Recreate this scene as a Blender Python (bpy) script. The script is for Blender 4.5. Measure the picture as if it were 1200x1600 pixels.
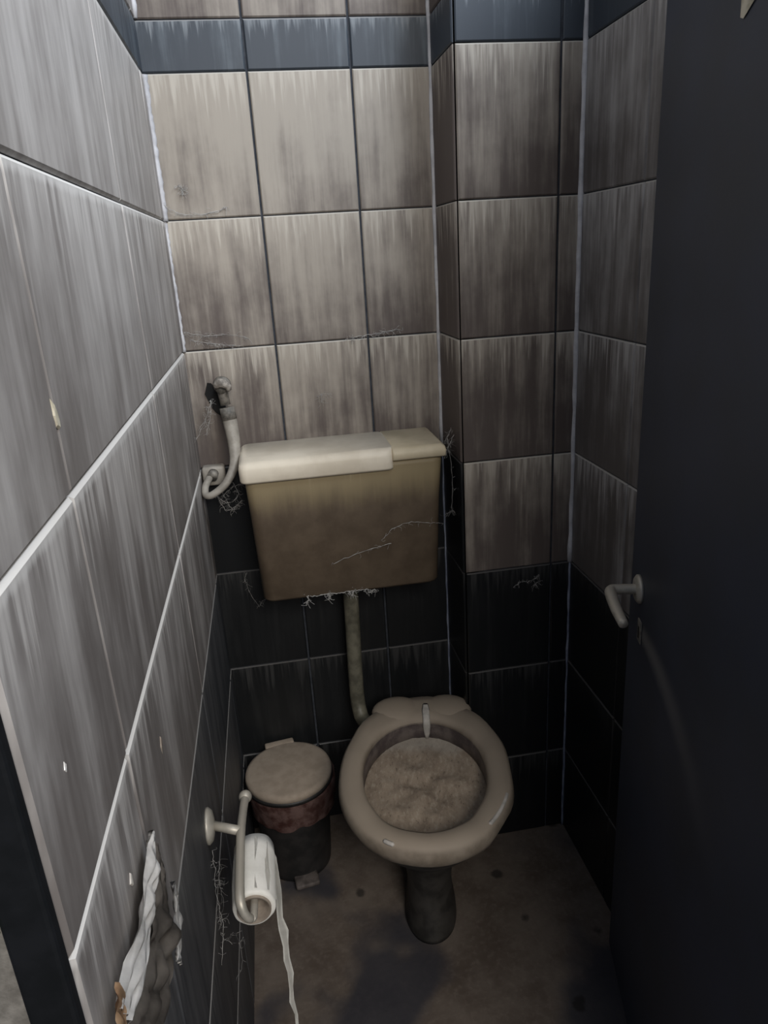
import bpy, bmesh, math, random
from mathutils import Vector, Matrix, noise

# ------------------------------------------------------------------ scene, camera, light
for o in list(bpy.data.objects):
    bpy.data.objects.remove(o, do_unlink=True)
scn = bpy.context.scene
C = scn.collection
scn.view_settings.view_transform = 'Standard'
scn.view_settings.look = 'None'
scn.view_settings.gamma = 1.0
scn.view_settings.use_curve_mapping = False
scn.view_settings.exposure = 0.0

cd = bpy.data.cameras.new('camera')
cam = bpy.data.objects.new('camera', cd)
C.objects.link(cam)
cd.sensor_fit = 'VERTICAL'
cd.sensor_height = 36.0
cd.sensor_width = 27.0
cd.lens = 36.0 * 1135.6 / 1600.0
cd.clip_start = 0.02
R_, U_, F_ = Vector((0.98469733, -0.16437114, -0.05790761)), Vector((0.10916502, 0.32275585, 0.94016576)), Vector((0.1358461, 0.93210021, -0.3357604))
cam.matrix_world = Matrix(((R_.x, U_.x, -F_.x, 0.1705), (R_.y, U_.y, -F_.y, -1.5676), (R_.z, U_.z, -F_.z, 1.4022), (0, 0, 0, 1)))
scn.camera = cam

w = bpy.data.worlds.new('daylight')
scn.world = w
w.use_nodes = True
w.node_tree.nodes['Background'].inputs['Color'].default_value = (0.62, 0.74, 1.0, 1)
w.node_tree.nodes['Background'].inputs['Strength'].default_value = 0.22


def area(name, loc, target, sx, sy, power, col):
    l = bpy.data.lights.new(name, 'AREA')
    l.shape = 'RECTANGLE'
    l.size, l.size_y, l.energy, l.color = sx, sy, power, col
    o = bpy.data.objects.new(name, l)
    C.objects.link(o)
    o.location = loc
    o.rotation_euler = (Vector(target) - Vector(loc)).to_track_quat('-Z', 'Y').to_euler()
    return o


area('daylight_through_entrance', (0.70, -2.9, 2.35), (0.10, -0.3, 1.2), 1.1, 0.9, 52, (1.0, 0.95, 0.88))
area('high_window_over_partition', (1.0, -1.15, 2.68), (0.0, -0.8, 1.6), 0.7, 0.5, 34, (0.82, 0.90, 1.0))


# ------------------------------------------------------------------ helpers
def obj(name, bm, mat, parent=None, smooth=True, kind=None):
    me = bpy.data.meshes.new(name)
    bm.normal_update()
    bm.to_mesh(me)
    bm.free()
    mats = mat if isinstance(mat, (list, tuple)) else [mat]
    for m in mats:
        me.materials.append(m)
    if smooth:
        for p in me.polygons:
            p.use_smooth = True
    o = bpy.data.objects.new(name, me)
    C.objects.link(o)
    if parent:
        o.parent = parent
    if kind:
        o['kind'] = kind
    return o


def thing(name, label, cat, loc, rotz=0.0, group=None):
    o = bpy.data.objects.new(name, None)
    C.objects.link(o)
    o.empty_display_size = 0.05
    o.location = loc
    o.rotation_euler = (0, 0, rotz)
    o['label'] = label
    o['category'] = cat
    if group:
        o['group'] = group
    return o


def tag(o, label, cat, group=None):
    o['label'] = label
    o['category'] = cat
    if group:
        o['group'] = group
    return o


def box(bm, x0, x1, y0, y1, z0, z1, bev=0.0, seg=2):
    r = bmesh.ops.create_cube(bm, size=1.0)
    vs = r['verts']
    for v in vs:
        v.co = Vector(((x0 + x1) / 2 + v.co.x * (x1 - x0), (y0 + y1) / 2 + v.co.y * (y1 - y0), (z0 + z1) / 2 + v.co.z * (z1 - z0)))
    if bev:
        es = list({e for v in vs for e in v.link_edges})
        bmesh.ops.bevel(bm, geom=es, offset=bev, segments=seg, affect='EDGES', profile=0.5)
    return bm


def loft(bm, rings, cap0=True, cap1=True):
    vr = [[bm.verts.new(p) for p in r] for r in rings]
    n = len(rings[0])
    for a, b in zip(vr[:-1], vr[1:]):
        for i in range(n):
            bm.faces.new((a[i], a[(i + 1) % n], b[(i + 1) % n], b[i]))
    if cap0:
        bm.faces.new(list(reversed(vr[0])))
    if cap1:
        bm.faces.new(vr[-1])
    return vr


def lathe(bm, prof, n=40, cx=0, cy=0):
    rings = [[Vector((cx + r * math.cos(2 * math.pi * i / n), cy + r * math.sin(2 * math.pi * i / n), z)) for i in range(n)] for r, z in prof]
    loft(bm, rings)
    return bm


def spline(pts, n=8):
    P = [Vector(p) for p in pts]
    P = [P[0] * 2 - P[1]] + P + [P[-1] * 2 - P[-2]]
    out = []
    for i in range(1, len(P) - 2):
        for k in range(n):
            t = k / n
            a, b, c, d = P[i - 1], P[i], P[i + 1], P[i + 2]
            out.append(0.5 * ((2 * b) + (c - a) * t + (2 * a - 5 * b + 4 * c - d) * t * t + (3 * b - a - 3 * c + d) * t ** 3))
    out.append(P[-2])
    return out


def tube(bm, path, r, seg=12):
    path = [Vector(p) for p in path]
    n = len(path)
    rr = r if isinstance(r, (list, tuple)) else [r] * n
    if len(rr) != n:
        rr = [rr[min(len(rr) - 1, int(i * (len(rr) - 1) / (n - 1)))] * (1 - (i * (len(rr) - 1) / (n - 1)) % 1) + rr[min(len(rr) - 1, int(i * (len(rr) - 1) / (n - 1)) + 1)] * ((i * (len(rr) - 1) / (n - 1)) % 1) for i in range(n)]
    rings = []
    up = None
    for i, p in enumerate(path):
        t = (path[min(i + 1, n - 1)] - path[max(i - 1, 0)]).normalized()
        if up is None:
            up = t.orthogonal().normalized()
        else:
            up = (up - t * up.dot(t))
            up = up.normalized() if up.length > 1e-6 else t.orthogonal().normalized()
        s = t.cross(up)
        rings.append([p + rr[i] * (math.cos(2 * math.pi * k / seg) * up + math.sin(2 * math.pi * k / seg) * s) for k in range(seg)])
    loft(bm, rings)
    return bm


# ------------------------------------------------------------------ materials
def material(name):
    m = bpy.data.materials.new(name)
    m.use_nodes = True
    nt = m.node_tree
    return m, nt, nt.nodes['Principled BSDF']


def N(nt, kind, **kw):
    n = nt.nodes.new(kind)
    for k, v in kw.items():
        if k.startswith('in_'):
            key = k[3:]
            n.inputs[int(key) if key.isdigit() else key].default_value = v
        else:
            setattr(n, k, v)
    return n


def math_(nt, op, a, b=None, c=None, clamp=False):
    n = nt.nodes.new('ShaderNodeMath')
    n.operation = op
    n.use_clamp = clamp
    for i, v in enumerate((a, b, c)):
        if v is None:
            continue
        if isinstance(v, (int, float)):
            n.inputs[i].default_value = v
        else:
            nt.links.new(v, n.inputs[i])
    return n.outputs[0]


def sstep(nt, x, lo, hi):
    n = nt.nodes.new('ShaderNodeMapRange')
    n.interpolation_type = 'SMOOTHSTEP'
    nt.links.new(x, n.inputs['Value'])
    n.inputs['From Min'].default_value = lo
    n.inputs['From Max'].default_value = hi
    return n.outputs[0]


def mixc(nt, fac, a, b):
    n = nt.nodes.new('ShaderNodeMix')
    n.data_type = 'RGBA'
    if isinstance(fac, (int, float)):
        n.inputs[0].default_value = fac
    else:
        nt.links.new(fac, n.inputs[0])
    for i, v in ((6, a), (7, b)):
        if isinstance(v, tuple):
            n.inputs[i].default_value = (*v, 1)
        else:
            nt.links.new(v, n.inputs[i])
    return n.outputs[2]


def noise_(nt, vec, scale, detail=3, rough=0.55):
    n = nt.nodes.new('ShaderNodeTexNoise')
    n.inputs['Scale'].default_value = scale
    n.inputs['Detail'].default_value = detail
    n.inputs['Roughness'].default_value = rough
    if vec is not None:
        nt.links.new(vec, n.inputs['Vector'])
    return n.outputs['Fac']


def scaled(nt, vec, s, off=(0, 0, 0)):
    n = nt.nodes.new('ShaderNodeMapping')
    nt.links.new(vec, n.inputs['Vector'])
    n.inputs['Scale'].default_value = s
    n.inputs['Location'].default_value = off
    return n.outputs['Vector']


def objco(nt):
    return nt.nodes.new('ShaderNodeTexCoord').outputs['Object']


def up_facing(nt, lo=0.25, hi=0.7):
    g = nt.nodes.new('ShaderNodeNewGeometry')
    s = nt.nodes.new('ShaderNodeSeparateXYZ')
    nt.links.new(g.outputs['Normal'], s.inputs[0])
    return sstep(nt, s.outputs[2], lo, hi)


def bump(nt, b, h, strength=0.3, dist=0.01):
    n = nt.nodes.new('ShaderNodeBump')
    n.inputs['Strength'].default_value = strength
    n.inputs['Distance'].default_value = dist
    nt.links.new(h, n.inputs['Height'])
    nt.links.new(n.outputs[0], b.inputs['Normal'])


def uvsep(nt, name):
    u = nt.nodes.new('ShaderNodeUVMap')
    u.uv_map = name
    s = nt.nodes.new('ShaderNodeSeparateXYZ')
    nt.links.new(u.outputs[0], s.inputs[0])
    return u.outputs[0], s.outputs[0], s.outputs[1]


def tile_material(name, grime, pale, paler, streak_w, vert_w, cloud_w, bias, rough, ledge, lean=0.0, lo=0.15, hi=0.85, freq=42, fine=120, lip=0.0):
    """Glazed tile: pale film of dust running down from the joint above, dark marbled grime below."""
    m, nt, b = material(name)
    wall, U, Z = uvsep(nt, 'wall')
    _, tu, tv = uvsep(nt, 'tile')
    _, rnd, dirt = uvsep(nt, 'dirt')
    comb = nt.nodes.new('ShaderNodeCombineXYZ')
    Us = math_(nt, 'ADD', U, math_(nt, 'MULTIPLY', Z, lean))
    nt.links.new(Us, comb.inputs[0])
    nt.links.new(Z, comb.inputs[1])
    nt.links.new(math_(nt, 'MULTIPLY', rnd, 7.0), comb.inputs[2])
    v = comb.outputs[0]
    s1 = noise_(nt, scaled(nt, v, (freq, 3.0, 1)), 1.0, 4, 0.6)
    s2 = noise_(nt, scaled(nt, v, (fine, 6.0, 1)), 1.0, 3, 0.6)
    cl = noise_(nt, scaled(nt, v, (10, 7, 1)), 1.0, 5, 0.6)
    x = math_(nt, 'MULTIPLY', tv, vert_w)
    amp = math_(nt, 'MULTIPLY_ADD', math_(nt, 'MAXIMUM', dirt, 0.0), 1.3 * streak_w, streak_w)
    x = math_(nt, 'MULTIPLY_ADD', math_(nt, 'SUBTRACT', s1, 0.5), amp, x)
    x = math_(nt, 'MULTIPLY_ADD', math_(nt, 'SUBTRACT', s2, 0.5), streak_w * 0.45, x)
    x = math_(nt, 'MULTIPLY_ADD', math_(nt, 'SUBTRACT', cl, 0.5), cloud_w, x)
    x = math_(nt, 'ADD', x, bias)
    x = math_(nt, 'SUBTRACT', x, dirt)
    fac = sstep(nt, x, lo, hi)
    col = mixc(nt, fac, grime, pale)
    # drips of limescale starting under the joint
    drip = sstep(nt, math_(nt, 'ADD', math_(nt, 'MULTIPLY_ADD', s2, 1.0, math_(nt, 'MULTIPLY', tv, 0.75)), -0.75), 0.35, 0.62)
    col = mixc(nt, math_(nt, 'MULTIPLY', drip, 0.75), col, paler)
    if lip:
        lp = sstep(nt, math_(nt, 'ADD', tv, math_(nt, 'MULTIPLY', math_(nt, 'SUBTRACT', s2, 0.5), lip)), 1.0 - lip, 1.0 - lip * 0.4)
        col = mixc(nt, math_(nt, 'MULTIPLY', lp, 0.6), col, ledge)
    # dust lying on the small ledge each tile edge makes
    col = mixc(nt, math_(nt, 'MULTIPLY', up_facing(nt, 0.2, 0.6), 0.9), col, ledge)
    nt.links.new(col, b.inputs['Base Color'])
    b.inputs['Roughness'].default_value = rough
    b.inputs['Specular IOR Level'].default_value = 0.35
    bump(nt, b, s1, 0.08, 0.004)
    return m


M_tile_back = tile_material('dusty_beige_tile', (0.10, 0.081, 0.073), (0.35, 0.312, 0.266), (0.50, 0.46, 0.40), 1.0, 0.52, 1.2, 0.36, 0.6, (0.50, 0.47, 0.42), lo=0.0, hi=1.0)
M_tile_left = tile_material('dusty_grey_tile', (0.155, 0.139, 0.130), (0.47, 0.445, 0.425), (0.53, 0.505, 0.48), 1.25, 0.3, 0.9, 0.42, 0.5, (0.68, 0.66, 0.63), lean=0.10, lo=-0.05, hi=1.15, freq=24, fine=85, lip=0.055)
M_tile_right = tile_material('dim_grey_tile', (0.10, 0.09, 0.085), (0.34, 0.33, 0.325), (0.44, 0.43, 0.42), 1.0, 0.35, 1.1, 0.34, 0.5, (0.45, 0.43, 0.40), lo=0.0, hi=1.0)
M_dark = tile_material('black_tile', (0.010, 0.011, 0.012), (0.022, 0.023, 0.024), (0.05, 0.05, 0.05), 1.0, 0.2, 0.8, 0.25, 0.38, (0.085, 0.082, 0.08))
M_dark_left = tile_material('black_tile_dusty', (0.03, 0.033, 0.038), (0.085, 0.085, 0.088), (0.13, 0.13, 0.13), 1.0, 0.2, 0.8, 0.3, 0.5, (0.26, 0.25, 0.24))
M_band = tile_material('slate_blue_border_tile', (0.040, 0.050, 0.064), (0.105, 0.125, 0.145), (0.21, 0.23, 0.25), 1.2, 0.2, 0.8, 0.2, 0.5, (0.3, 0.3, 0.3))


def plain(name, c1, c2, scale=30, rough=0.6, lo=0.35, hi=0.65, metallic=0, dust=None, bstr=0.15, spec=0.4):
    m, nt, b = material(name)
    v = objco(nt)
    n = noise_(nt, v, scale, 5, 0.6)
    col = mixc(nt, sstep(nt, n, lo, hi), c1, c2)
    if dust:
        col = mixc(nt, math_(nt, 'MULTIPLY', up_facing(nt, 0.3, 0.85), 0.9), col, dust)
    nt.links.new(col, b.inputs['Base Color'])
    b.inputs['Roughness'].default_value = rough
    b.inputs['Metallic'].default_value = metallic
    b.inputs['Specular IOR Level'].default_value = spec
    bump(nt, b, n, bstr, 0.003)
    return m


M_grout = plain('grout', (0.026, 0.030, 0.038), (0.045, 0.05, 0.06), 60, 0.9)
M_bead = plain('caulk_bead', (0.40, 0.40, 0.42), (0.56, 0.56, 0.58), 25, 0.5)
M_bead_dim = plain('caulk_bead_dirty', (0.14, 0.16, 0.22), (0.28, 0.31, 0.38), 18, 0.5)
M_plaster = plain('rough_plaster', (0.13, 0.12, 0.105), (0.24, 0.225, 0.20), 45, 0.9, bstr=0.5)
M_frame = plain('black_frame_paint', (0.005, 0.006, 0.007), (0.009, 0.010, 0.012), 20, 0.7, spec=0.15)
M_ceiling = plain('ceiling_paint', (0.5, 0.49, 0.46), (0.6, 0.59, 0.56), 8, 0.9)


def floor_material():
    m, nt, b = material('stained_concrete_floor')
    v = objco(nt)
    a = noise_(nt, v, 9, 6, 0.65)
    f = noise_(nt, v, 70, 4, 0.6)
    wet = noise_(nt, scaled(nt, v, (3.2, 3.2, 3.2), (0.6, 1.45, 0)), 1.0, 3, 0.5)
    col = mixc(nt, sstep(nt, a, 0.32, 0.68), (0.095, 0.073, 0.058), (0.155, 0.127, 0.105))
    col = mixc(nt, math_(nt, 'MULTIPLY', sstep(nt, f, 0.45, 0.75), 0.5), col, (0.19, 0.155, 0.13))
    wm = sstep(nt, wet, 0.50, 0.62)
    col = mixc(nt, math_(nt, 'MULTIPLY', wm, 0.8), col, (0.035, 0.038, 0.050))
    vor = N(nt, 'ShaderNodeTexVoronoi')
    vor.inputs['Scale'].default_value = 7.5
    nt.links.new(v, vor.inputs['Vector'])
    spot = sstep(nt, math_(nt, 'ADD', vor.outputs['Distance'], math_(nt, 'MULTIPLY', f, 0.08)), 0.17, 0.11)
    col = mixc(nt, math_(nt, 'MULTIPLY', spot, 0.75), col, (0.02, 0.018, 0.017))
    nt.links.new(col, b.inputs['Base Color'])
    rr = math_(nt, 'SUBTRACT', 0.85, math_(nt, 'MULTIPLY', wm, 0.4))
    nt.links.new(rr, b.inputs['Roughness'])
    b.inputs['Specular IOR Level'].default_value = 0.3
    bump(nt, b, f, 0.25, 0.003)
    return m


M_floor = floor_material()
M_ceramic = plain('dust_coated_ceramic', (0.17, 0.138, 0.104), (0.28, 0.235, 0.185), 14, 0.7, dust=(0.34, 0.285, 0.225))
M_under = plain('soiled_shaded_ceramic', (0.022, 0.020, 0.018), (0.050, 0.046, 0.041), 22, 0.55)  # dirt, with the shade under the bowl worked into the colour
M_inner = plain('stained_ceramic_wall', (0.07, 0.055, 0.056), (0.155, 0.13, 0.12), 28, 0.5)


def debris_material():
    m, nt, b = material('dried_debris')
    v = objco(nt)
    a = noise_(nt, scaled(nt, v, (26, 14, 20)), 1.0, 5, 0.65)
    f = noise_(nt, scaled(nt, v, (150, 70, 80)), 1.0, 4, 0.65)
    col = mixc(nt, sstep(nt, a, 0.3, 0.7), (0.25, 0.195, 0.145), (0.37, 0.30, 0.23))
    col = mixc(nt, math_(nt, 'MULTIPLY', sstep(nt, f, 0.50, 0.68), 0.6), col, (0.46, 0.40, 0.32))
    col = mixc(nt, math_(nt, 'MULTIPLY', sstep(nt, f, 0.42, 0.30), 0.75), col, (0.12, 0.09, 0.065))
    sp = nt.nodes.new('ShaderNodeSeparateXYZ')
    nt.links.new(v, sp.inputs[0])
    back = sstep(nt, math_(nt, 'ADD', sp.outputs[1], math_(nt, 'MULTIPLY', a, 0.06)), 0.13, 0.17)
    col = mixc(nt, math_(nt, 'MULTIPLY', back, 0.6), col, (0.44, 0.41, 0.36))
    nt.links.new(col, b.inputs['Base Color'])
    b.inputs['Roughness'].default_value = 0.9
    bump(nt, b, f, 0.5, 0.004)
    return m


M_debris = debris_material()
M_scale_glint = plain('limescale_and_glint', (0.38, 0.36, 0.33), (0.55, 0.52, 0.48), 40, 0.7)  # limescale, also colours the glints painted on the toilet rim
M_cream = plain('cream_plastic', (0.62, 0.55, 0.44), (0.76, 0.69, 0.57), 9, 0.5)
M_cream_y = plain('yellowed_plastic', (0.50, 0.43, 0.30), (0.60, 0.52, 0.38), 12, 0.5)
M_pipe = plain('grimy_pipe', (0.085, 0.08, 0.06), (0.17, 0.16, 0.12), 30, 0.45)
M_bin = plain('black_plastic', (0.014, 0.014, 0.014), (0.028, 0.026, 0.025), 25, 0.5)
M_bin_lid = plain('dusty_lid', (0.30, 0.245, 0.19), (0.37, 0.305, 0.24), 30, 0.85)
M_bag = plain('red_bag_plastic', (0.055, 0.024, 0.020), (0.14, 0.088, 0.078), 38, 0.35, bstr=0.4)
M_pedal = plain('dusty_pedal', (0.06, 0.05, 0.045), (0.13, 0.11, 0.10), 40, 0.7)
M_chrome = plain('dulled_chrome', (0.36, 0.34, 0.29), (0.50, 0.47, 0.41), 35, 0.45, metallic=0.35, dust=(0.5, 0.46, 0.39))
M_dull = plain('corroded_metal', (0.10, 0.095, 0.085), (0.26, 0.24, 0.21), 60, 0.6, metallic=0.3)
M_tap = plain('dusty_tap', (0.14, 0.125, 0.11), (0.36, 0.33, 0.29), 90, 0.7)
M_hose = plain('grey_hose', (0.25, 0.23, 0.20), (0.36, 0.335, 0.295), 40, 0.5)
M_paper = plain('toilet_paper', (0.78, 0.76, 0.70), (0.88, 0.86, 0.80), 30, 0.95, bstr=0.3)
M_card = plain('cardboard', (0.22, 0.18, 0.145), (0.33, 0.28, 0.23), 40, 0.9)
M_plastic = plain('white_film', (0.62, 0.60, 0.57), (0.88, 0.86, 0.83), 22, 0.32, bstr=0.3)
M_film_dirty = plain('dirty_film', (0.095, 0.083, 0.072), (0.22, 0.195, 0.17), 18, 0.4)
M_orange = plain('orange_scrap', (0.32, 0.17, 0.09), (0.45, 0.30, 0.18), 30, 0.6)
M_web = plain('cobweb_silk', (0.30, 0.29, 0.28), (0.46, 0.45, 0.43), 90, 0.9)
M_flake = plain('ochre_flake', (0.42, 0.38, 0.28), (0.60, 0.55, 0.43), 60, 0.9)
M_weed = plain('weed_leaf', (0.10, 0.20, 0.02), (0.16, 0.30, 0.04), 60, 0.7)
M_black = plain('flat_black', (0.004, 0.004, 0.004), (0.008, 0.008, 0.008), 10, 0.9)


def cistern_material():
    m, nt, b = material('stained_cistern_plastic')
    v = objco(nt)
    sp = nt.nodes.new('ShaderNodeSeparateXYZ')
    nt.links.new(v, sp.inputs[0])
    s = noise_(nt, scaled(nt, v, (45, 45, 3)), 1.0, 3, 0.6)
    n = noise_(nt, v, 18, 5, 0.65)
    # yellowish band of old varnish-like dust with drips under the lid, brown soot below
    h = math_(nt, 'ADD', sp.outputs[2], math_(nt, 'MULTIPLY', math_(nt, 'SUBTRACT', s, 0.5), 0.05))
    band = sstep(nt, h, 0.185, 0.265)
    base = mixc(nt, sstep(nt, n, 0.3, 0.7), (0.080, 0.058, 0.039), (0.118, 0.088, 0.060))
    col = mixc(nt, band, base, (0.27, 0.215, 0.125))
    drip = sstep(nt, math_(nt, 'MULTIPLY', s, sstep(nt, sp.outputs[2], 0.10, 0.27)), 0.60, 0.72)
    col = mixc(nt, math_(nt, 'MULTIPLY', drip, 0.6), col, (0.42, 0.36, 0.24))
    nt.links.new(col, b.inputs['Base Color'])
    b.inputs['Roughness'].default_value = 0.5
    bump(nt, b, n, 0.12, 0.003)
    return m


M_cistern = cistern_material()


def door_material():
    m, nt, b = material('blue_black_door_paint')
    v = objco(nt)       # x along the door from the free edge, z height
    sp = nt.nodes.new('ShaderNodeSeparateXYZ')
    nt.links.new(v, sp.inputs[0])
    n = noise_(nt, v, 5, 4, 0.6)
    g = noise_(nt, v, 160, 2, 0.6)
    col = mixc(nt, sstep(nt, n, 0.3, 0.7), (0.040, 0.044, 0.054), (0.046, 0.052, 0.072))
    col = mixc(nt, math_(nt, 'MULTIPLY', sstep(nt, g, 0.5, 0.7), 0.25), col, (0.06, 0.06, 0.065))
    # greyish streak below the handle, widening towards the hinge
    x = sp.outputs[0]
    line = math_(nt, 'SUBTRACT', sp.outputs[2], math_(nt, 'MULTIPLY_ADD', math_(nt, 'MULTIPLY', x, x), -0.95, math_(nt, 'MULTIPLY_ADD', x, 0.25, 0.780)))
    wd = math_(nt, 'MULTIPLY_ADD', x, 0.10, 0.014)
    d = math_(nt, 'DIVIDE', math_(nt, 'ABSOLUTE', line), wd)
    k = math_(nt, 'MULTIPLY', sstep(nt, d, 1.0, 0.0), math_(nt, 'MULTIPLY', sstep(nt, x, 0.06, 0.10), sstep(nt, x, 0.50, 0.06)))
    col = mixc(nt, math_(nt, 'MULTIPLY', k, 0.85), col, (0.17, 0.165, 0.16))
    nt.links.new(col, b.inputs['Base Color'])
    b.inputs['Roughness'].default_value = 0.5
    b.inputs['Specular IOR Level'].default_value = 0.3
    return m


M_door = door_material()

# ------------------------------------------------------------------ room
TW, TH, ROW0 = 0.1955, 0.25, 1.734
W1, D, W, YF, HC = 0.546, 0.1616, 0.7895, -1.19, 2.60
ROWS = [ROW0 - TH * k for k in range(7)]       # 1.734 ... 0.234


def tile_wall(name, origin, udir, normal, ucuts, zrows, material_of, dirt_of=None, gap=0.0022, th=0.004, bev=0.0022, seed=1, gapu=None):
    """Bevelled tiles set on a grouted backing, one mesh per wall."""
    gapu = gapu or gap
    rng = random.Random(seed)
    o, ud, nn = Vector(origin), Vector(udir), Vector(normal)
    bm = bmesh.new()
    L1 = bm.loops.layers.uv.new('wall')
    L2 = bm.loops.layers.uv.new('tile')
    L3 = bm.loops.layers.uv.new('dirt')
    mats = []

    def idx(m):
        if m not in mats:
            mats.append(m)
        return mats.index(m)

    def P(u, z, n):
        return o + ud * u + Vector((0, 0, z)) + nn * n

    flip = ud.cross(Vector((0, 0, 1))).dot(nn) < 0

    def face(pts, mi, tb, rd, dr):
        vs = [bm.verts.new(P(*q)) for q in pts]
        if flip:
            vs.reverse()
            pts = list(reversed(pts))
        f = bm.faces.new(vs)
        f.material_index = mi
        u0, u1, z0, z1 = tb
        for l, q in zip(f.loops, pts):
            l[L1].uv = (q[0] + origin[0] * 3.1, q[1])
            l[L2].uv = ((q[0] - u0) / (u1 - u0), (q[1] - z0) / (z1 - z0))
            l[L3].uv = (rd, dr)

    gi = idx(M_grout)
    U0, U1, Z0, Z1 = ucuts[0], ucuts[-1], min(zrows), max(zrows)
    face([(U0, Z0, 0), (U1, Z0, 0), (U1, Z1, 0), (U0, Z1, 0)], gi, (U0, U1, Z0, Z1), 0, 0)
    bk = 0.03
    for a, b_ in (((U0, Z0), (U1, Z0)), ((U1, Z0), (U1, Z1)), ((U1, Z1), (U0, Z1)), ((U0, Z1), (U0, Z0))):
        face([(a[0], a[1], 0), (a[0], a[1], -bk), (b_[0], b_[1], -bk), (b_[0], b_[1], 0)], gi, (U0, U1, Z0, Z1), 0, 0)
    face([(U0, Z0, -bk), (U0, Z1, -bk), (U1, Z1, -bk), (U1, Z0, -bk)], gi, (U0, U1, Z0, Z1), 0, 0)
    zs = sorted(zrows)
    for i in range(len(ucuts) - 1):
        for j in range(len(zs) - 1):
            a0, a1, b0, b1 = ucuts[i] + gapu / 2, ucuts[i + 1] - gapu / 2, zs[j] + gap / 2, zs[j + 1] - gap / 2
            mi = idx(material_of(i, (zs[j] + zs[j + 1]) / 2))
            rd = rng.random()
            dr = dirt_of(i, (zs[j] + zs[j + 1]) / 2) if dirt_of else 0.0
            t = th + rng.uniform(-0.0004, 0.0004)
            out = [(a0, b0, 0), (a1, b0, 0), (a1, b1, 0), (a0, b1, 0)]
            mid = [(u, z, t - bev) for u, z, _ in out]
            c0, c1, d0, d1 = a0 + bev, a1 - bev, b0 + bev, b1 - bev
            top = [(c0, d0, t), (c1, d0, t), (c1, d1, t), (c0, d1, t)]
            tb = (a0, a1, b0, b1)
            face(top, mi, tb, rd, dr)
            for q in range(4):
                r = (q + 1) % 4
                face([mid[q], mid[r], top[r], top[q]], mi, tb, rd, dr)
                face([out[q], out[r], mid[r], mid[q]], mi, tb, rd, dr)
    ob = obj(name, bm, mats, smooth=False, kind='structure')
    return ob


zl = [0.0] + ROWS[::-1] + [1.818, 2.068, 2.318, HC]
BAND = (1.734, 1.818)


def mats(light, dark, dado):
    def f(i, z):
        if BAND[0] < z < BAND[1]:
            return M_band
        return dark if z < dado else light
    return f


back_dirt = {(0, 1): .10, (1, 1): .0, (2, 1): .1, (0, 2): .30, (1, 2): .1, (2, 2): .22, (0, 3): .36, (1, 3): .25, (2, 3): .2, (0, 0): -.2, (1, 0): -.24, (2, 0): -.06}


def row_of(z):
    return int(math.floor((ROW0 - z) / TH))


tile_wall('wall_back', (0, 0, 0), (1, 0, 0), (0, -1, 0), [0, 0.192, 0.3875, W1], zl, mats(M_tile_back, M_dark, ROWS[3]),
          lambda i, z: back_dirt.get((i, row_of(z)), 0), seed=3, gapu=0.0045)
pier_dirt = {0: .16, 1: .22, 2: .30, 3: .26}
tile_wall('wall_pier', (0, -D, 0), (1, 0, 0), (0, -1, 0), [W1, 0.741, W], zl, mats(M_tile_back, M_dark, ROWS[4]),
          lambda i, z: pier_dirt.get(row_of(z), 0.1) + 0.08 * i, seed=5, gapu=0.004)
tile_wall('wall_pier_side', (W1, 0, 0), (0, -1, 0), (-1, 0, 0), [0, D], zl, mats(M_tile_back, M_dark, ROWS[3]),
          lambda i, z: 0.62, seed=6)
lcuts = [0.0, 0.05, 0.49, 0.98, -YF]
tile_wall('wall_left', (0, 0, 0), (0, -1, 0), (1, 0, 0), lcuts, zl, mats(M_tile_left, M_dark_left, ROWS[4]),
          lambda i, z: (0.26 if row_of(z) == 3 else (0.20 if row_of(z) == 2 else (0.06 if row_of(z) == 1 else -0.1))) + (0.25 if i == 0 else 0), seed=8, bev=0.0034, th=0.005, gap=0.0016)  # lower rows get extra darkening that paints in the light falling off
tile_wall('wall_right', (W, -D, 0), (0, -1, 0), (-1, 0, 0), [0, 0.24, 0.24 + TW, 0.24 + 2 * TW, 0.24 + 3 * TW, -YF - D], [z for z in zl if z < 2.2], mats(M_tile_right, M_dark, ROWS[4]),
          lambda i, z: 0.12 if row_of(z) < 2 else 0.3, seed=9)

bm = bmesh.new()
box(bm, -0.9, 1.9, -3.6, 0.03, -0.05, 0.0)
obj('floor', bm, M_floor, smooth=False, kind='structure')

# front wall with the doorway
bm = bmesh.new()
box(bm, -0.9, -0.026, YF - 0.009, YF + 0.10, 0.0, HC)
obj('wall_front_left', bm, M_plaster, smooth=False, kind='structure')
bm = bmesh.new()
box(bm, 0.645, 1.9, YF, YF + 0.06, 0.0, 2.09)
obj('wall_front_right', bm, M_plaster, smooth=False, kind='structure')


# caulk beads in the inner corners
def bead(name, x, y, z0, z1, r, m, seed):
    rng = random.Random(seed)
    bm = bmesh.new()
    n = 40
    pts = [(x + rng.uniform(-.0008, .0008), y + rng.uniform(-.0008, .0008), z0 + (z1 - z0) * i / n) for i in range(n + 1)]
    tube(bm, pts, [r * rng.uniform(.75, 1.2) for _ in range(n + 1)], 8)
    obj(name, bm, m, kind='structure')


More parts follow.
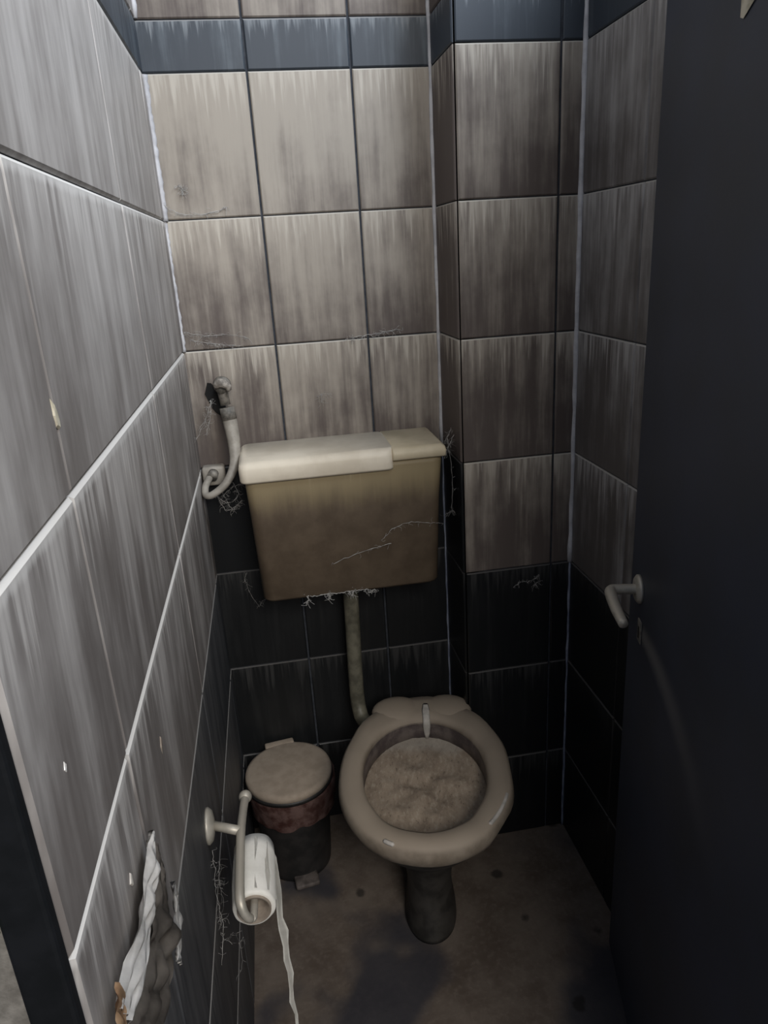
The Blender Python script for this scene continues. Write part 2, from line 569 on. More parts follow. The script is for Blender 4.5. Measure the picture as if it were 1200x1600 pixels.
bead('trim_1', 0.0065, -0.0065, ROWS[1], ROWS[0] - 0.002, 0.0060, M_bead, 1)
bead('trim_2', W1 - 0.0055, -0.0055, ROWS[3], HC, 0.0045, M_bead, 2)
bead('trim_3', W - 0.0055, -D - 0.0055, ROWS[4], 2.09, 0.0056, M_bead, 3)
bead('trim_7', 0.0055, -0.0055, ROWS[2], ROWS[1], 0.0040, M_bead, 4)
bead('trim_8', 0.0060, -0.0060, 1.82, HC, 0.0050, M_bead, 5)
bead('trim_9', W1 - 0.0050, -0.0050, 0.0, ROWS[3], 0.0026, M_bead_dim, 6)
bead('trim_10', W - 0.0050, -D - 0.0050, 0.0, ROWS[4], 0.0030, M_bead_dim, 7)
# black timber door frame: left jamb, right jamb, head
bm = bmesh.new()
box(bm, -0.0265, 0.003, YF - 0.012, YF + 0.001, 0.0, 2.05, 0.003)
obj('trim_4', bm, M_frame, smooth=False, kind='structure')
bm = bmesh.new()
box(bm, 0.605, 0.645, YF - 0.035, YF + 0.06, 0.0, 2.05, 0.003)
obj('trim_5', bm, M_frame, smooth=False, kind='structure')
bm = bmesh.new()
box(bm, -0.0265, 0.645, YF - 0.035, YF + 0.03, 2.05, 2.09, 0.003)
obj('trim_6', bm, M_frame, smooth=False, kind='structure')

# ------------------------------------------------------------------ door, open into the cubicle
DA, DH = Vector((0.745, -0.512, 0)), Vector((0.572, -1.17, 0))
Dd = (DH - DA).normalized()
dlen = (DH - DA).length
dang = math.atan2(Dd.y, Dd.x)
# local +x runs from free edge to hinge; room side is local -y ... checked below
bm = bmesh.new()
box(bm, 0, dlen, 0.0, 0.036, 0.012, 2.03, 0.0025)
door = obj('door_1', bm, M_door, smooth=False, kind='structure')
door.location = DA
door.rotation_euler = (0, 0, dang)


def dpart(name, bm, m, parent):
    return obj(name, bm, m, parent)


bm = bmesh.new()
lathe(bm, [(0.001, 0.0), (0.024, 0.0), (0.024, 0.004), (0.019, 0.008), (0.001, 0.0085)], 28)
# turn to face local -y
bmesh.ops.rotate(bm, verts=bm.verts, cent=(0, 0, 0), matrix=Matrix.Rotation(math.pi / 2, 3, 'X'))
bmesh.ops.translate(bm, verts=bm.verts, vec=(0.062, 0.0, 0.862))
hd = dpart('handle_rose', bm, M_chrome, door)
bm = bmesh.new()
tube(bm, spline([(0.062, -0.004, 0.862), (0.062, -0.036, 0.862), (0.066, -0.047, 0.862), (0.080, -0.050, 0.861), (0.12, -0.049, 0.855), (0.158, -0.046, 0.850)], 6), [0.0085, 0.0085, 0.009, 0.0092, 0.0088, 0.0075], 14)
dpart('door_handle', bm, M_chrome, door)
bm = bmesh.new()
box(bm, 0.070, 0.092, -0.003, 0.0, 0.775, 0.815, 0.0015)
ks = dpart('keyhole_plate', bm, M_dull, door)
bm = bmesh.new()
box(bm, 0.0785, 0.0835, -0.0036, -0.0028, 0.783, 0.803)
obj('keyhole', bm, M_black, ks)

# ------------------------------------------------------------------ toilet
tz = math.radians(-10)
TO = Vector((0.399, -0.350, 0))
toilet = thing('toilet', 'dust-covered seatless toilet bowl full of dried debris, below the cistern', 'toilet', TO, tz)


def egg(hw, bf, bb, z, yc=0.0, n=64, e=2.05, wob=0.0, seed=0):
    out = []
    for i in range(n):
        t = 2 * math.pi * i / n
        c, s = math.cos(t), math.sin(t)
        x = hw * math.copysign(abs(c) ** (2 / e), c)
        y = (bb if s > 0 else bf) * math.copysign(abs(s) ** (2 / e), s) + yc
        p = Vector((x, y, z))
        if wob:
            p *= 1 + wob * (noise.noise(Vector((c * 2.2 + seed, s * 2.2, z * 9))))
            p.z = z + wob * 0.12 * noise.noise(Vector((c * 3, s * 3 + seed, 5)))
        out.append(p)
    return out


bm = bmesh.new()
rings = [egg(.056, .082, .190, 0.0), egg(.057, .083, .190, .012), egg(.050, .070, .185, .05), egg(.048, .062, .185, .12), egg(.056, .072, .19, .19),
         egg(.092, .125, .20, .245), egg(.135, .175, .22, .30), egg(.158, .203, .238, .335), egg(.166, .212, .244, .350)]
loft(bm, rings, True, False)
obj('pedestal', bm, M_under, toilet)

bm = bmesh.new()
wv = 0.03
rings = [egg(.164, .210, .243, .345), egg(.175, .223, .252, .356, wob=wv), egg(.181, .231, .257, .374, wob=wv), egg(.179, .230, .256, .389, wob=wv), egg(.171, .222, .248, .3985, wob=wv),
         egg(.154, .206, .222, .402, wob=wv), egg(.139, .189, .188, .400, wob=wv), egg(.130, .180, .169, .394, wob=wv), egg(.127, .177, .164, .384)]
loft(bm, rings, False, False)
# two low humps at the back where a seat was once bolted
for hx in (-0.055, 0.060):
    r = bmesh.ops.create_uvsphere(bm, u_segments=20, v_segments=12, radius=1.0)
    for v in r['verts']:
        v.co = Vector((hx + v.co.x * 0.060, 0.212 + v.co.y * 0.052, 0.386 + v.co.z * 0.0215))
obj('rim', bm, M_ceramic, toilet)

bm = bmesh.new()
rings = [egg(.1275, .1775, .1645, .386), egg(.127, .177, .164, .365), egg(.128, .179, .166, .342), egg(.136, .188, .174, .336), egg(.135, .187, .173, .326),
         egg(.118, .172, .145, .30), egg(.098, .14, .12, .28)]
loft(bm, rings, False, True)
obj('inner_wall', bm, M_inner, toilet)

bm = bmesh.new()
n, rr = 48, 16
prev = None
for k in range(rr + 1):
    s = k / rr
    ring = []
    for i, p in enumerate(egg(.132, .183, .169, 0)):
        q = p * s
        z = 0.332 + 0.010 * (1 - s * s) * (0.4 + noise.noise(Vector((q.x * 26, q.y * 26, 2)))) + 0.003 * noise.noise(Vector((q.x * 60, q.y * 60, 1))) + 0.012 * max(0, q.y / .158)
        ring.append(Vector((q.x, q.y, z)))
    if k == 0:
        c = bm.verts.new(ring[0])
    else:
        cur = [bm.verts.new(p) for p in ring]
        m_ = len(cur)
        for i in range(m_):
            if prev is None:
                bm.faces.new((c, cur[i], cur[(i + 1) % m_]))
            else:
                bm.faces.new((prev[i], cur[i], cur[(i + 1) % m_], prev[(i + 1) % m_]))
        prev = cur
o = obj('dried_debris', bm, M_debris, toilet)
o['label'] = 'dried brown debris filling the bowl'
bm = bmesh.new()
rings = []
for z, hw, y in ((.4035, .006, .212), (.4025, .009, .190), (.396, .008, .1665), (.380, .009, .1605), (.360, .007, .1610), (.345, .004, .163)):
    rings.append([Vector((0.012 + hw * math.cos(2 * math.pi * k / 8), y + .0035 * math.sin(2 * math.pi * k / 8), z)) for k in range(8)])
loft(bm, rings)
o = obj('limescale_drip', bm, M_scale_glint, toilet)
o['label'] = 'pale limescale drip over the back of the rim'

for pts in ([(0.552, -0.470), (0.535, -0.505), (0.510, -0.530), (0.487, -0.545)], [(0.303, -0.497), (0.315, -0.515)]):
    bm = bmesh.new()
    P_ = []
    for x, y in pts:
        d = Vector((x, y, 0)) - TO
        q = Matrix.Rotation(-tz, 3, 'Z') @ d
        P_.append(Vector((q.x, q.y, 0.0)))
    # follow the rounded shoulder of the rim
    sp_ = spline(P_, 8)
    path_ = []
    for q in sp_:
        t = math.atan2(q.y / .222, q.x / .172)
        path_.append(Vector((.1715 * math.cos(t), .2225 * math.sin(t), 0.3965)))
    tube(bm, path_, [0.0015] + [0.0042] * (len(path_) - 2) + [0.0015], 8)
    o = obj('painted_glint', bm, M_scale_glint, toilet)  # pale strip standing in for a glint on the rim
    o['label'] = 'pale painted glint on the rim shoulder'

# ------------------------------------------------------------------ cistern
cis = thing('toilet_cistern', 'grimy brown wall-hung cistern with a cream lid above the toilet', 'cistern', (0.303, -0.084, 0.716))


def rrect(x0, x1, y0, y1, z, r, n=5):
    out = []
    for cx, cy, a0 in ((x1 - r, y1 - r, 0), (x0 + r, y1 - r, 90), (x0 + r, y0 + r, 180), (x1 - r, y0 + r, 270)):
        for k in range(n + 1):
            a = math.radians(a0 + 90 * k / n)
            out.append(Vector((cx + r * math.cos(a), cy + r * math.sin(a), z)))
    return out


bm = bmesh.new()
loft(bm, [rrect(-.190, .183, -.066, .070, .002, .02), rrect(-.194, .187, -.070, .074, .008, .022), rrect(-.200, .195, -.078, .078, .20, .022), rrect(-.203, .2005, -.081, .080, .277, .02),
          rrect(-.203, .2005, -.081, .080, .287, .02)])
obj('tank', bm, M_cistern, cis)
bm = bmesh.new()
lo = rrect(-.211, .205, -.0895, .0815, .270, .018)
# front skirt is shorter over the right third


def lidring(x0, x1, y0, y1, z, r):
    return rrect(x0, x1, y0, y1, z, r)


loft(bm, [rrect(-.209, .098, -.0875, .0815, .272, .014), rrect(-.211, .098, -.0895, .0815, .276, .014), rrect(-.212, .098, -.0905, .0815, .300, .016), rrect(-.210, .098, -.088, .080, .309, .016), rrect(-.203, .098, -.080, .076, .3145, .016)])
obj('lid', bm, M_cream, cis)
bm = bmesh.new()
loft(bm, [rrect(.096, .204, -.086, .0815, .289, .004), rrect(.096, .206, -.0885, .0815, .292, .004), rrect(.096, .207, -.089, .0815, .302, .004), rrect(.096, .205, -.086, .080, .310, .004), rrect(.096, .199, -.078, .076, .3140, .004)])
o = obj('lid_flap', bm, M_cream_y, cis)
o['label'] = 'yellowed shorter end of the lid'

fp = thing('flush_pipe', 'grimy flush pipe running from cistern base down to the toilet', 'pipe', (0.297, -0.062, 0.36))
bm = bmesh.new()
tube(bm, spline([(0.004, 0.0, 0.352), (0.003, 0, 0.25), (0.0, 0, 0.10), (0.0, -0.002, 0.03), (0.004, -0.020, -0.005), (0.014, -0.045, -0.015)], 6), 0.0175, 18)
obj('tube', bm, M_pipe, fp)
bm = bmesh.new()
lathe(bm, [(0.018, 0.325), (0.025, 0.325), (0.025, 0.350), (0.018, 0.352)], 20, 0.004, 0)
obj('collar', bm, M_pipe, fp)

# ------------------------------------------------------------------ water valve and hose on the back wall
val = thing('angle_valve', 'corroded water valve on the back wall above the cistern left end', 'valve', (0.072, -0.004, 1.160))
bm = bmesh.new()
lathe(bm, [(0.001, 0.0), (0.019, 0.0), (0.018, 0.004), (0.012, 0.007), (0.001, 0.0075)], 24)
bmesh.ops.rotate(bm, verts=bm.verts, cent=(0, 0, 0), matrix=Matrix.Rotation(math.pi / 2, 3, 'X'))
obj('rose', bm, M_dull, val)
bm = bmesh.new()
tube(bm, [(0, 0, 0), (0, -0.045, 0)], 0.0105, 14)
tube(bm, [(0, -0.030, 0.006), (0.004, -0.032, -0.036)], [0.0115, 0.0105], 14)
obj('body', bm, M_dull, val)
bm = bmesh.new()
tube(bm, spline([(-0.012, -0.048, 0.006), (0, -0.050, 0.012), (0.013, -0.050, 0.006), (0.016, -0.049, -0.004)], 5), [0.006, 0.0098, 0.0085, 0.005], 12)
patch_bm = bmesh.new()
rr = [Vector((-0.016 + (0.017 + 0.002 * math.sin(i * 2.3)) * math.cos(2 * math.pi * i / 14) - 0.25 * 0.04 * math.sin(2 * math.pi * i / 14), -0.0012, -0.030 + (0.036 + 0.003 * math.cos(i * 1.7)) * math.sin(2 * math.pi * i / 14))) for i in range(14)]
loft(patch_bm, [rr, [p + Vector((0, -0.0012, 0)) for p in rr]])
o = obj('black_patch', patch_bm, M_black, val, smooth=False)  # thin flat black patch lying on the wall
o['label'] = 'black patch below the valve'
obj('tap_head', bm, M_tap, val)

hose = thing('supply_hose', 'pale grey water hose curving down from the valve beside the cistern', 'hose', (0.072, -0.04, 1.12))
bm = bmesh.new()
hp = [(0.006, -0.0, -0.002), (0.009, -0.004, -0.03), (0.012, -0.016, -0.075), (0.008, -0.034, -0.115), (-0.012, -0.050, -0.148), (-0.040, -0.054, -0.168), (-0.056, -0.045, -0.172), (-0.058, -0.028, -0.160), (-0.050, -0.006, -0.148), (-0.044, 0.010, -0.140)]
tube(bm, spline(hp, 7), [0.0150, 0.0150, 0.0125, 0.0092, 0.0078, 0.0074, 0.0074, 0.0074, 0.0074], 14)
obj('hose_tube', bm, M_hose, hose)
bm = bmesh.new()
tube(bm, [(0.006, 0.0, -0.001), (0.0085, -0.003, -0.026)], [0.0155, 0.0160], 12)
obj('hose_nut', bm, M_dull, hose)
inl = thing('pipe_box', 'small grey pipe fitting in the corner left of the cistern', 'pipe fitting', (0.030, -0.006, 0.972))
bm = bmesh.new()
box(bm, -0.022, 0.026, -0.030, 0.0, -0.020, 0.022, 0.006, 3)
obj('block', bm, M_hose, inl)
bm = bmesh.new()
tube(bm, [(0.002, -0.028, 0.008), (0.0, -0.042, 0.004)], 0.011, 14)
obj('nut', bm, M_dull, inl)

# ------------------------------------------------------------------ pedal bin
pb = thing('pedal_bin', 'black pedal bin with a dusty round lid beside the toilet', 'bin', (0.115, -0.124, 0.0), math.radians(8))
bm = bmesh.new()
lathe(bm, [(0.074, 0.0), (0.079, 0.004), (0.081, 0.02), (0.088, 0.15), (0.093, 0.235), (0.095, 0.247), (0.088, 0.247), (0.086, 0.235), (0.075, 0.02), (0.001, 0.018)], 48)
obj('bucket', bm, M_bin, pb)
bm = bmesh.new()
rings = []
rng = random.Random(4)
for j, (r, z) in enumerate([(0.0955, 0.248), (0.0985, 0.244), (0.0990, 0.232), (0.0975, 0.212), (0.0950, 0.188), (0.0925, 0.168)]):
    ring = []
    for i in range(72):
        a = 2 * math.pi * i / 72
        k = 1 + (0.022 * noise.noise(Vector((math.cos(a) * 6, math.sin(a) * 6, z * 40))) + 0.010 * math.sin(19 * a + z * 60)) * (0.3 if j == 0 else 1) + (0.10 * max(0, math.cos(a - 0.1)) if j > 0 else 0.03 * max(0, math.cos(a - 0.1)))
        zz = z + (0.012 * noise.noise(Vector((math.cos(a) * 3, math.sin(a) * 3, 9))) if j == 5 else 0) + 0.004 * math.sin(7 * a) * (j / 5)
        ring.append(Vector((r * k * math.cos(a), r * k * math.sin(a), zz)))
    rings.append(ring)
loft(bm, rings, False, False)
o = obj('bin_bag', bm, M_bag, pb)
o['label'] = 'reddish crumpled bag folded over the bin edge'
bm = bmesh.new()
lathe(bm, [(0.001, 0.252), (0.098, 0.250), (0.1015, 0.253), (0.1020, 0.262), (0.0995, 0.268), (0.092, 0.2705), (0.001, 0.274)], 56)
box(bm, -0.040, 0.032, 0.090, 0.113, 0.252, 0.2705, 0.004)
obj('lid', bm, M_bin_lid, pb)
bm = bmesh.new()
lathe(bm, [(0.096, 0.244), (0.1035, 0.244), (0.1035, 0.2535), (0.096, 0.2535)], 56)
obj('lid_ring', bm, M_bin, pb)
bm = bmesh.new()
box(bm, -0.026, 0.030, -0.112, -0.070, 0.010, 0.022, 0.004)
obj('pedal', bm, M_pedal, pb)

# ------------------------------------------------------------------ toilet-roll holder on the left wall
hol = thing('toilet_roll_holder', 'dulled metal toilet-roll holder fixed to the left wall', 'roll holder', (0.005, -0.655, 0.604))
bm = bmesh.new()
lathe(bm, [(0.001, 0.0), (0.027, 0.0), (0.027, 0.003), (0.022, 0.008), (0.010, 0.011), (0.001, 0.0115)], 28)
bmesh.ops.rotate(bm, verts=bm.verts, cent=(0, 0, 0), matrix=Matrix.Rotation(math.pi / 2, 3, 'Y'))
obj('wall_rose', bm, M_chrome, hol)
bm = bmesh.new()
tube(bm, [(0.008, 0, 0), (0.030, -0.012, 0.001), (0.050, -0.022, 0.001)], 0.0070, 14)
obj('arm', bm, M_chrome, hol)
bm = bmesh.new()
tube(bm, spline([(0.054, 0.062, -0.012), (0.0525, 0.03, -0.006), (0.051, -0.022, 0.001), (0.0505, -0.07, -0.001), (0.0505, -0.125, -0.004), (0.0515, -0.143, -0.010), (0.056, -0.150, -0.024), (0.062, -0.146, -0.036), (0.066, -0.130, -0.038), (0.066, -0.02, -0.036)], 6),
     [0.0070, 0.0065, 0.0065, 0.0068, 0.0068, 0.0068, 0.0060, 0.0055, 0.0055, 0.0055], 14)
obj('rod', bm, M_chrome, hol)
bm = bmesh.new()
r = bmesh.ops.create_uvsphere(bm, u_segments=18, v_segments=12, radius=0.0105)
bmesh.ops.translate(bm, verts=bm.verts, vec=(0.0545, 0.066, -0.012))
obj('end_knob', bm, M_chrome, hol)

roll = thing('toilet_roll', 'nearly used white toilet roll hanging on the wall holder', 'toilet roll', (0.0705, -0.722, 0.5595))


def ring_y(r, y, n=44, wob=0.0, seed=0):
    return [Vector((r * (1 + wob * noise.noise(Vector((math.cos(2 * math.pi * i / n) * 2, math.sin(2 * math.pi * i / n) * 2, y * 20 + seed)))) * math.cos(2 * math.pi * i / n), y,
                    r * (1 + wob * noise.noise(Vector((math.cos(2 * math.pi * i / n) * 2, math.sin(2 * math.pi * i / n) * 2, y * 20 + seed)))) * math.sin(2 * math.pi * i / n))) for i in range(n)]


bm = bmesh.new()
loft(bm, [ring_y(.0235, -.056), ring_y(.0285, -.057, wob=.06), ring_y(.0300, -.052, wob=.08), ring_y(.0305, -.02, wob=.08), ring_y(.030, .03, wob=.08), ring_y(.0295, .053, wob=.06), ring_y(.0235, .054)], False, False)
obj('paper', bm, M_paper, roll)
bm = bmesh.new()
loft(bm, [ring_y(.0236, -.060), ring_y(.0236, .058), ring_y(.0215, .058), ring_y(.0215, -.060), ring_y(.0236, -.060)], False, False)
obj('cardboard_core', bm, M_card, roll)


def ribbon(bm, rows, th=0.0012):
    a = [[bm.verts.new(p) for p in r] for r in rows]
    for i in range(len(rows) - 1):
        for j in range(len(rows[0]) - 1):
            bm.faces.new((a[i][j], a[i][j + 1], a[i + 1][j + 1], a[i + 1][j]))
    g = bmesh.ops.solidify(bm, geom=bm.faces[:], thickness=th)
    return bm


bm = bmesh.new()
rows = []
prof = [(.004, .0305, -.050, .046, 0), (.022, .022, -.050, .040, 0), (.0315, .000, -.048, .030, 0), (.033, -.025, -.046, -.004, .2), (.031, -.050, -.044, -.030, .7), (.033, -.075, -.040, -.026, .9), (.034, -.105, -.038, -.026, .6),
        (.032, -.135, -.036, -.024, .95), (.034, -.165, -.034, -.024, .9), (.033, -.195, -.034, -.026, .5), (.031, -.225, -.032, -.022, .9), (.034, -.255, -.032, -.025, .8), (.033, -.290, -.030, -.024, .4)]
for k, (x, z, y0, y1, tw) in enumerate(prof):
    row = []
    for j in range(5):
        t = j / 4 - .5
        wd = y1 - y0
        row.append(Vector((x + wd * t * tw + 0.0012 * math.sin(k * 1.9 + j * 1.1) * (0.2 if k < 2 else 1), (y0 + y1) / 2 + wd * t * (1 - tw), z + 0.006 * t * math.sin(k * 2.1) * tw)))
    rows.append(row)
ribbon(bm, rows)
o = obj('loose_strip', bm, M_paper, roll)
o['label'] = 'torn white strip trailing down towards the floor'

# ------------------------------------------------------------------ crumpled film on the left wall
bag = thing('plastic_bag', 'crumpled white plastic bag stuck low on the left wall beside the door frame', 'bag', (0.006, -1.08, 0.86))
bm = bmesh.new()
# wall coordinates (y, z) of a torn patch with a bright fold on its near side


def film(bm, A, B, n, m_, amp, seed, out=0.008):
    rows = []
    for i in range(n + 1):
        t = i / n
        ra, rb = A(t), B(t)
        row = []
        for j in range(m_ + 1):
            s = j / m_
            p = ra.lerp(rb, s)
            edge = math.sin(math.pi * min(1, max(0, s))) * math.sin(math.pi * min(1, max(0.08, t * .9 + .05)))
            p = p + Vector((out + amp * abs(noise.noise(Vector((p.y * 30 + seed, p.z * 30, 1)))) * (0.4 + edge) + amp * .5 * math.sin(s * 9 + t * 5 + seed) ** 2, 0, 0))
            row.append(p)
        rows.append(row)
    ribbon(bm, rows, 0.0008)


def path(pts):
    P = [Vector(p) for p in pts]

    def f(t):
        x = t * (len(P) - 1)
        i = min(len(P) - 2, int(x))
        return P[i].lerp(P[i + 1], x - i)
    return f


film(bm, path([(0, .080, .052), (0, .045, .048), (0, .000, .046), (0, -.045, .050), (0, -.095, .056)]), path([(0, .080, .046), (0, .060, .020), (0, .012, .006), (0, -.035, .008), (0, -.075, .012)]), 30, 14, 0.012, 2)
obj('bright_fold', bm, M_plastic, bag)['label'] = 'bright white fold of the bag'
bm = bmesh.new()
film(bm, path([(0, .078, .046), (0, .060, .018), (0, .012, .004), (0, -.035, .006), (0, -.075, .010)]), path([(0, .098, .000), (0, .092, -.035), (0, .085, -.070), (0, .040, -.090), (0, .000, -.10)]), 30, 16, 0.016, 5, 0.004)
obj('sagging_side', bm, M_film_dirty, bag)['label'] = 'dirty grey-brown side of the bag'
bm = bmesh.new()
film(bm, path([(0, .094, -.025), (0, .084, -.065), (0, .050, -.085)]), path([(0, .088, -.020), (0, .074, -.058), (0, .045, -.072)]), 16, 5, 0.010, 7, 0.016)
obj('pale_crease', bm, M_plastic, bag)['label'] = 'pale crease along the lower edge'
bm = bmesh.new()
film(bm, path([(0, -.086, .070), (0, -.098, .060), (0, -.104, .040)]), path([(0, -.078, .052), (0, -.086, .040), (0, -.092, .020)]), 10, 6, 0.008, 9, 0.010)
obj('orange_print', bm, M_orange, bag)['label'] = 'orange printed end of the bag'


# ------------------------------------------------------------------ cobwebs, flakes, scraps
def cobweb(name, label, paths, r, fuzz, seed, cat='cobweb', m=None):
    """Threads of dusty silk; each path is a list of world points, fuzz adds short loose fibres."""
    rng = random.Random(seed)
    bm = bmesh.new()
    base = Vector(paths[0][0])
    for p in paths:
        q = [Vector(x) - base for x in p]
        s = spline(q, 6) if len(q) > 2 else [q[0].lerp(q[1], i / 8) for i in range(9)]
        s = [x + Vector([rng.uniform(-.0012, .0012) for _ in range(3)]) for x in s]
        tube(bm, s, [r * .45 * rng.uniform(.5, 1.3) for _ in s], 5)
        for _ in range(fuzz * 3):
            a = rng.choice(s)
            d = Vector((rng.uniform(-1, 1), rng.uniform(-.5, .1), rng.uniform(-1, .6))).normalized() * rng.uniform(.004, .016)
            e = Vector([rng.uniform(-.004, .004) for _ in range(3)])
            tube(bm, spline([a, a + d * .5 + e, a + d], 4), r * rng.uniform(.10, .24), 4)
    o = obj(name, bm, m or M_web)
    o.location = base
    tag(o, label, cat)
    return o


YB, XL = -0.006, 0.006
yc = -0.171
cobweb('cobweb', 'long arched cobweb strand across the brown cistern front', [[(0.365, yc + .003, 0.835), (0.395, yc, 0.862), (0.43, yc, 0.870), (0.47, yc, 0.864), (0.495, yc + .002, 0.860)], [(0.26, yc + .006, 0.795), (0.31, yc + .003, 0.812), (0.355, yc + .002, 0.822), (0.385, yc, 0.828)]], 0.0011, 5, 11)
cobweb('cobweb', 'dusty cobweb tufts hanging from the cistern bottom edge', [[(0.20, -0.152, 0.722), (0.203, -0.155, 0.714), (0.199, -0.154, 0.708)], [(0.29, -0.153, 0.722), (0.296, -0.156, 0.712), (0.300, -0.155, 0.722)], [(0.33, -0.153, 0.722), (0.334, -0.157, 0.715), (0.345, -0.157, 0.720), (0.350, -0.156, 0.712)], [(0.245, -0.153, 0.722), (0.247, -0.156, 0.715), (0.244, -0.155, 0.709)], [(0.20, -0.152, 0.722), (0.22, -0.153, 0.720), (0.245, -0.153, 0.722), (0.27, -0.153, 0.719), (0.29, -0.153, 0.722), (0.31, -0.153, 0.720), (0.33, -0.153, 0.722)]], 0.0022, 5, 12)
cobweb('cobweb', 'tangled cobweb in the corner under the hose loop', [[(0.03, -0.03, 0.93), (0.055, -0.05, 0.915), (0.078, -0.045, 0.93), (0.07, -0.03, 0.955)], [(0.04, -0.02, 0.945), (0.06, -0.045, 0.90), (0.075, -0.05, 0.91)], [(0.09, -0.03, 0.95), (0.06, -0.05, 0.945), (0.035, -0.03, 0.91)], [(0.03, -0.01, 0.92), (0.05, -0.04, 0.895), (0.085, -0.04, 0.915)]], 0.0011, 9, 13)
cobweb('cobweb', 'cobweb strands stretched from the valve to the left wall', [[(0.050, -0.062, 1.140), (0.040, -0.062, 1.115), (0.024, -0.05, 1.085), (0.008, -0.055, 1.06)], [(0.050, -0.062, 1.140), (0.042, -0.058, 1.10), (0.03, -0.06, 1.07)], [(0.050, -0.062, 1.14), (0.035, -0.05, 1.105), (0.012, -0.04, 1.075)]], 0.0010, 6, 14)
cobweb('cobweb', 'cobweb clump on the black tile of the right pier', [[(0.652, -0.169, 0.688), (0.668, -0.170, 0.700), (0.685, -0.170, 0.698), (0.703, -0.169, 0.704), (0.712, -0.169, 0.712)], [(0.70, -0.169, 0.686), (0.708, -0.170, 0.695)]], 0.0011, 6, 15)
cobweb('cobweb', 'dusty web bundle along the back wall tile joint just above the valve', [[(0.012, -0.008, 1.274), (0.05, -0.010, 1.264), (0.10, -0.009, 1.262), (0.14, -0.008, 1.252)], [(0.02, -0.008, 1.258), (0.07, -0.010, 1.246), (0.12, -0.008, 1.238)]], 0.0010, 14, 16)
cobweb('cobweb', 'pale web lump hanging in the upper left corner of the back wall', [[(0.008, -0.012, 1.512), (0.03, -0.012, 1.497), (0.06, -0.010, 1.492), (0.10, -0.008, 1.495), (0.125, -0.007, 1.503)], [(0.04, -0.008, 1.545), (0.048, -0.009, 1.538), (0.044, -0.008, 1.530)]], 0.0014, 10, 17)
cobweb('cobweb', 'short fuzzy web on the joint near the middle of the back wall', [[(0.345, -0.007, 1.236), (0.38, -0.009, 1.240), (0.42, -0.009, 1.243), (0.455, -0.007, 1.247)]], 0.0016, 16, 18)
cobweb('cobweb', 'loose fibres on the black tiles left below the cistern', [[(0.072, -0.007, 0.73), (0.066, -0.009, 0.715), (0.069, -0.008, 0.70)], [(0.09, -0.007, 0.64), (0.10, -0.008, 0.655), (0.118, -0.007, 0.66)], [(0.069, -0.008, 0.70), (0.076, -0.008, 0.67), (0.09, -0.007, 0.64)]], 0.0008, 3, 19)
cobweb('cobweb', 'web strands hanging on the left wall below the roll holder', [[(0.008, -0.67, 0.57), (0.010, -0.68, 0.545), (0.008, -0.69, 0.52), (0.010, -0.70, 0.49), (0.008, -0.705, 0.455)], [(0.010, -0.70, 0.50), (0.014, -0.72, 0.47), (0.010, -0.75, 0.44)], [(0.012, -0.65, 0.53), (0.010, -0.66, 0.50), (0.012, -0.67, 0.46)]], 0.0009, 7, 20)
cobweb('cobweb', 'thin web threads swinging under the toilet roll', [[(0.045, -0.79, 0.515), (0.038, -0.74, 0.46), (0.030, -0.70, 0.37), (0.012, -0.68, 0.31)], [(0.045, -0.79, 0.515), (0.03, -0.73, 0.47), (0.010, -0.70, 0.42)]], 0.0007, 2, 21)
cobweb('cobweb', 'wisps of web on the dark door beyond the handle', [[(0.660, -0.890, 1.205), (0.657, -0.895, 1.212), (0.653, -0.905, 1.208), (0.655, -0.90, 1.198)]], 0.0006, 4, 22)
cobweb('cobweb', 'single curved thread high on the dark door', [[(0.669, -0.828, 1.487), (0.668, -0.836, 1.502), (0.662, -0.848, 1.512)]], 0.0005, 0, 23)
cobweb('cobweb', 'web hanging in the gap between cistern and pier', [[(0.520, -0.10, 1.01), (0.528, -0.11, 1.03), (0.538, -0.10, 1.045)], [(0.512, -0.14, 0.99), (0.525, -0.13, 1.015), (0.540, -0.12, 1.035)], [(0.515, -0.12, 0.86), (0.53, -0.12, 0.866), (0.540, -0.11, 0.858)], [(0.53, -0.12, 0.866), (0.533, -0.122, 0.93), (0.525, -0.13, 1.015), (0.528, -0.11, 1.03)]], 0.0008, 5, 24)
cobweb('cobweb', 'fuzz on the white tile above the middle of the cistern', [[(0.268, -0.007, 1.118), (0.285, -0.009, 1.124), (0.300, -0.008, 1.122)], [(0.278, -0.008, 1.122), (0.276, -0.009, 1.105)]], 0.0008, 6, 25)


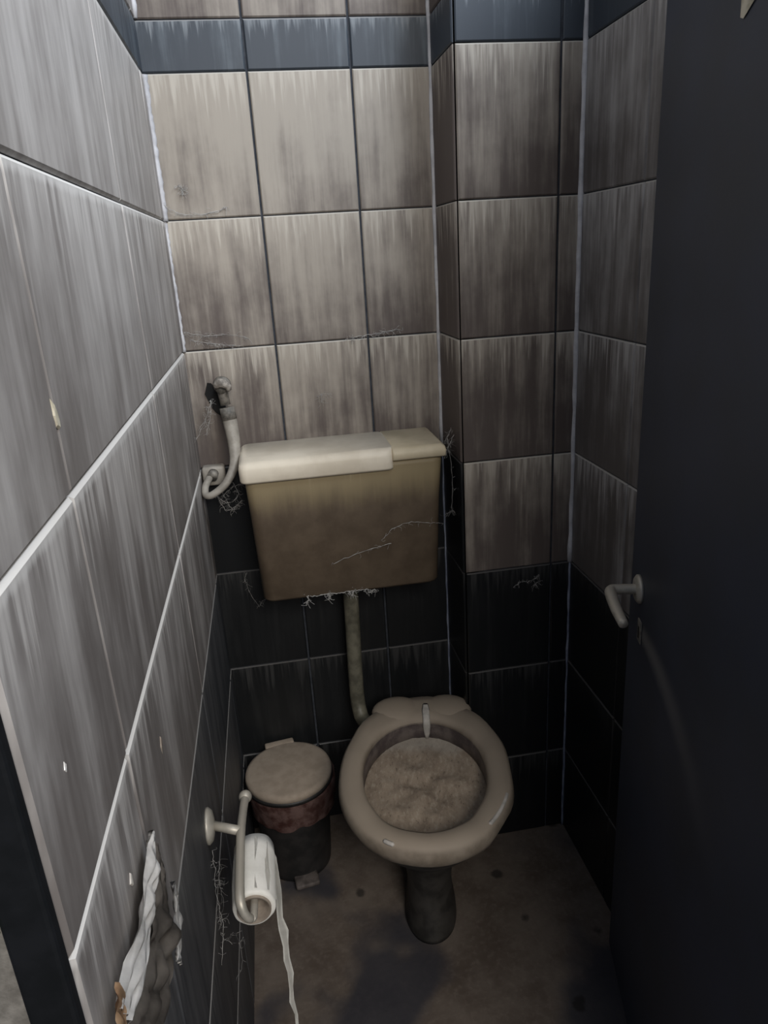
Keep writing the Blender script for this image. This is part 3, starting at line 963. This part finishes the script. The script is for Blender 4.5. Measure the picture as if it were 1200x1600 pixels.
def flake(name, label, cat, pts, normal_axis, th, m, seed):
    rng = random.Random(seed)
    c = sum((Vector(p) for p in pts), Vector()) / len(pts)
    pts = [c + (Vector(p) - c) * (0.6 if cat == 'flake' else 1.0) for p in pts]
    th *= 0.5
    bm = bmesh.new()
    nn = Vector(normal_axis)
    a = [bm.verts.new(Vector(p) - c) for p in pts]
    b = [bm.verts.new((Vector(p) - c) * 0.8 + nn * th * rng.uniform(.6, 1.4)) for p in pts]
    n = len(pts)
    for i in range(n):
        bm.faces.new((a[i], a[(i + 1) % n], b[(i + 1) % n], b[i]))
    bm.faces.new(b)
    bm.faces.new(list(reversed(a)))
    bmesh.ops.recalc_face_normals(bm, faces=bm.faces[:])
    o = obj(name, bm, m, smooth=False)
    o.location = c
    return tag(o, label, cat)


def lw(pts, x=0.0045):
    return [(x, y, z) for y, z in pts]


flake('paint_flake', 'ochre scrap peeling at the big left wall tile joint', 'flake', lw([(-.990, 1.325), (-.984, 1.316), (-.976, 1.302), (-.966, 1.287), (-.972, 1.278), (-.984, 1.284), (-.990, 1.300)]), (1, 0, 0), .004, M_flake, 1)
flake('paint_flake', 'small tan flake on the left wall above the roll holder', 'flake', lw([(-.845, .915), (-.835, .900), (-.838, .880), (-.850, .872), (-.856, .895)]), (1, 0, 0), .003, M_card, 2)
flake('paint_flake', 'tiny white chip on the left wall beside the door frame', 'flake', lw([(-1.128, 1.095), (-1.124, 1.088), (-1.128, 1.078), (-1.133, 1.085)]), (1, 0, 0), .003, M_plastic, 3)
flake('paint_flake', 'pointed pale chip just above the plastic bag', 'flake', lw([(-1.045, .915), (-1.038, .905), (-1.046, .890), (-1.055, .902)]), (1, 0, 0), .004, M_scale_glint, 4)
flake('paper_scrap', 'torn beige paper scrap near the top of the dark door', 'paper', [tuple(DA + Dd * s + Vector((0.98, -.2, 0)) * -0.0015 + Vector((0, 0, z))) for s, z in ((.296, 1.600), (.305, 1.597), (.335, 1.607), (.345, 1.66), (.292, 1.66))], (-.967, .254, 0), .001, M_flake, 5)
bm = bmesh.new()
for k, (dx, dz, a) in enumerate(((0, 0, .3), (.004, .010, 1.2), (-.004, .018, 2.2))):
    r = bmesh.ops.create_uvsphere(bm, u_segments=10, v_segments=6, radius=1)
    for v in r['verts']:
        v.co = Matrix.Rotation(a, 3, 'Y') @ Vector((v.co.x * .010, v.co.y * .002, v.co.z * .005)) + Vector((dx, 0, dz))
o = obj('weed', bm, M_weed)
o.location = (-0.036, YF - 0.011, 1.03)
tag(o, 'bit of green weed on the outer wall left of the black door frame', 'weed')
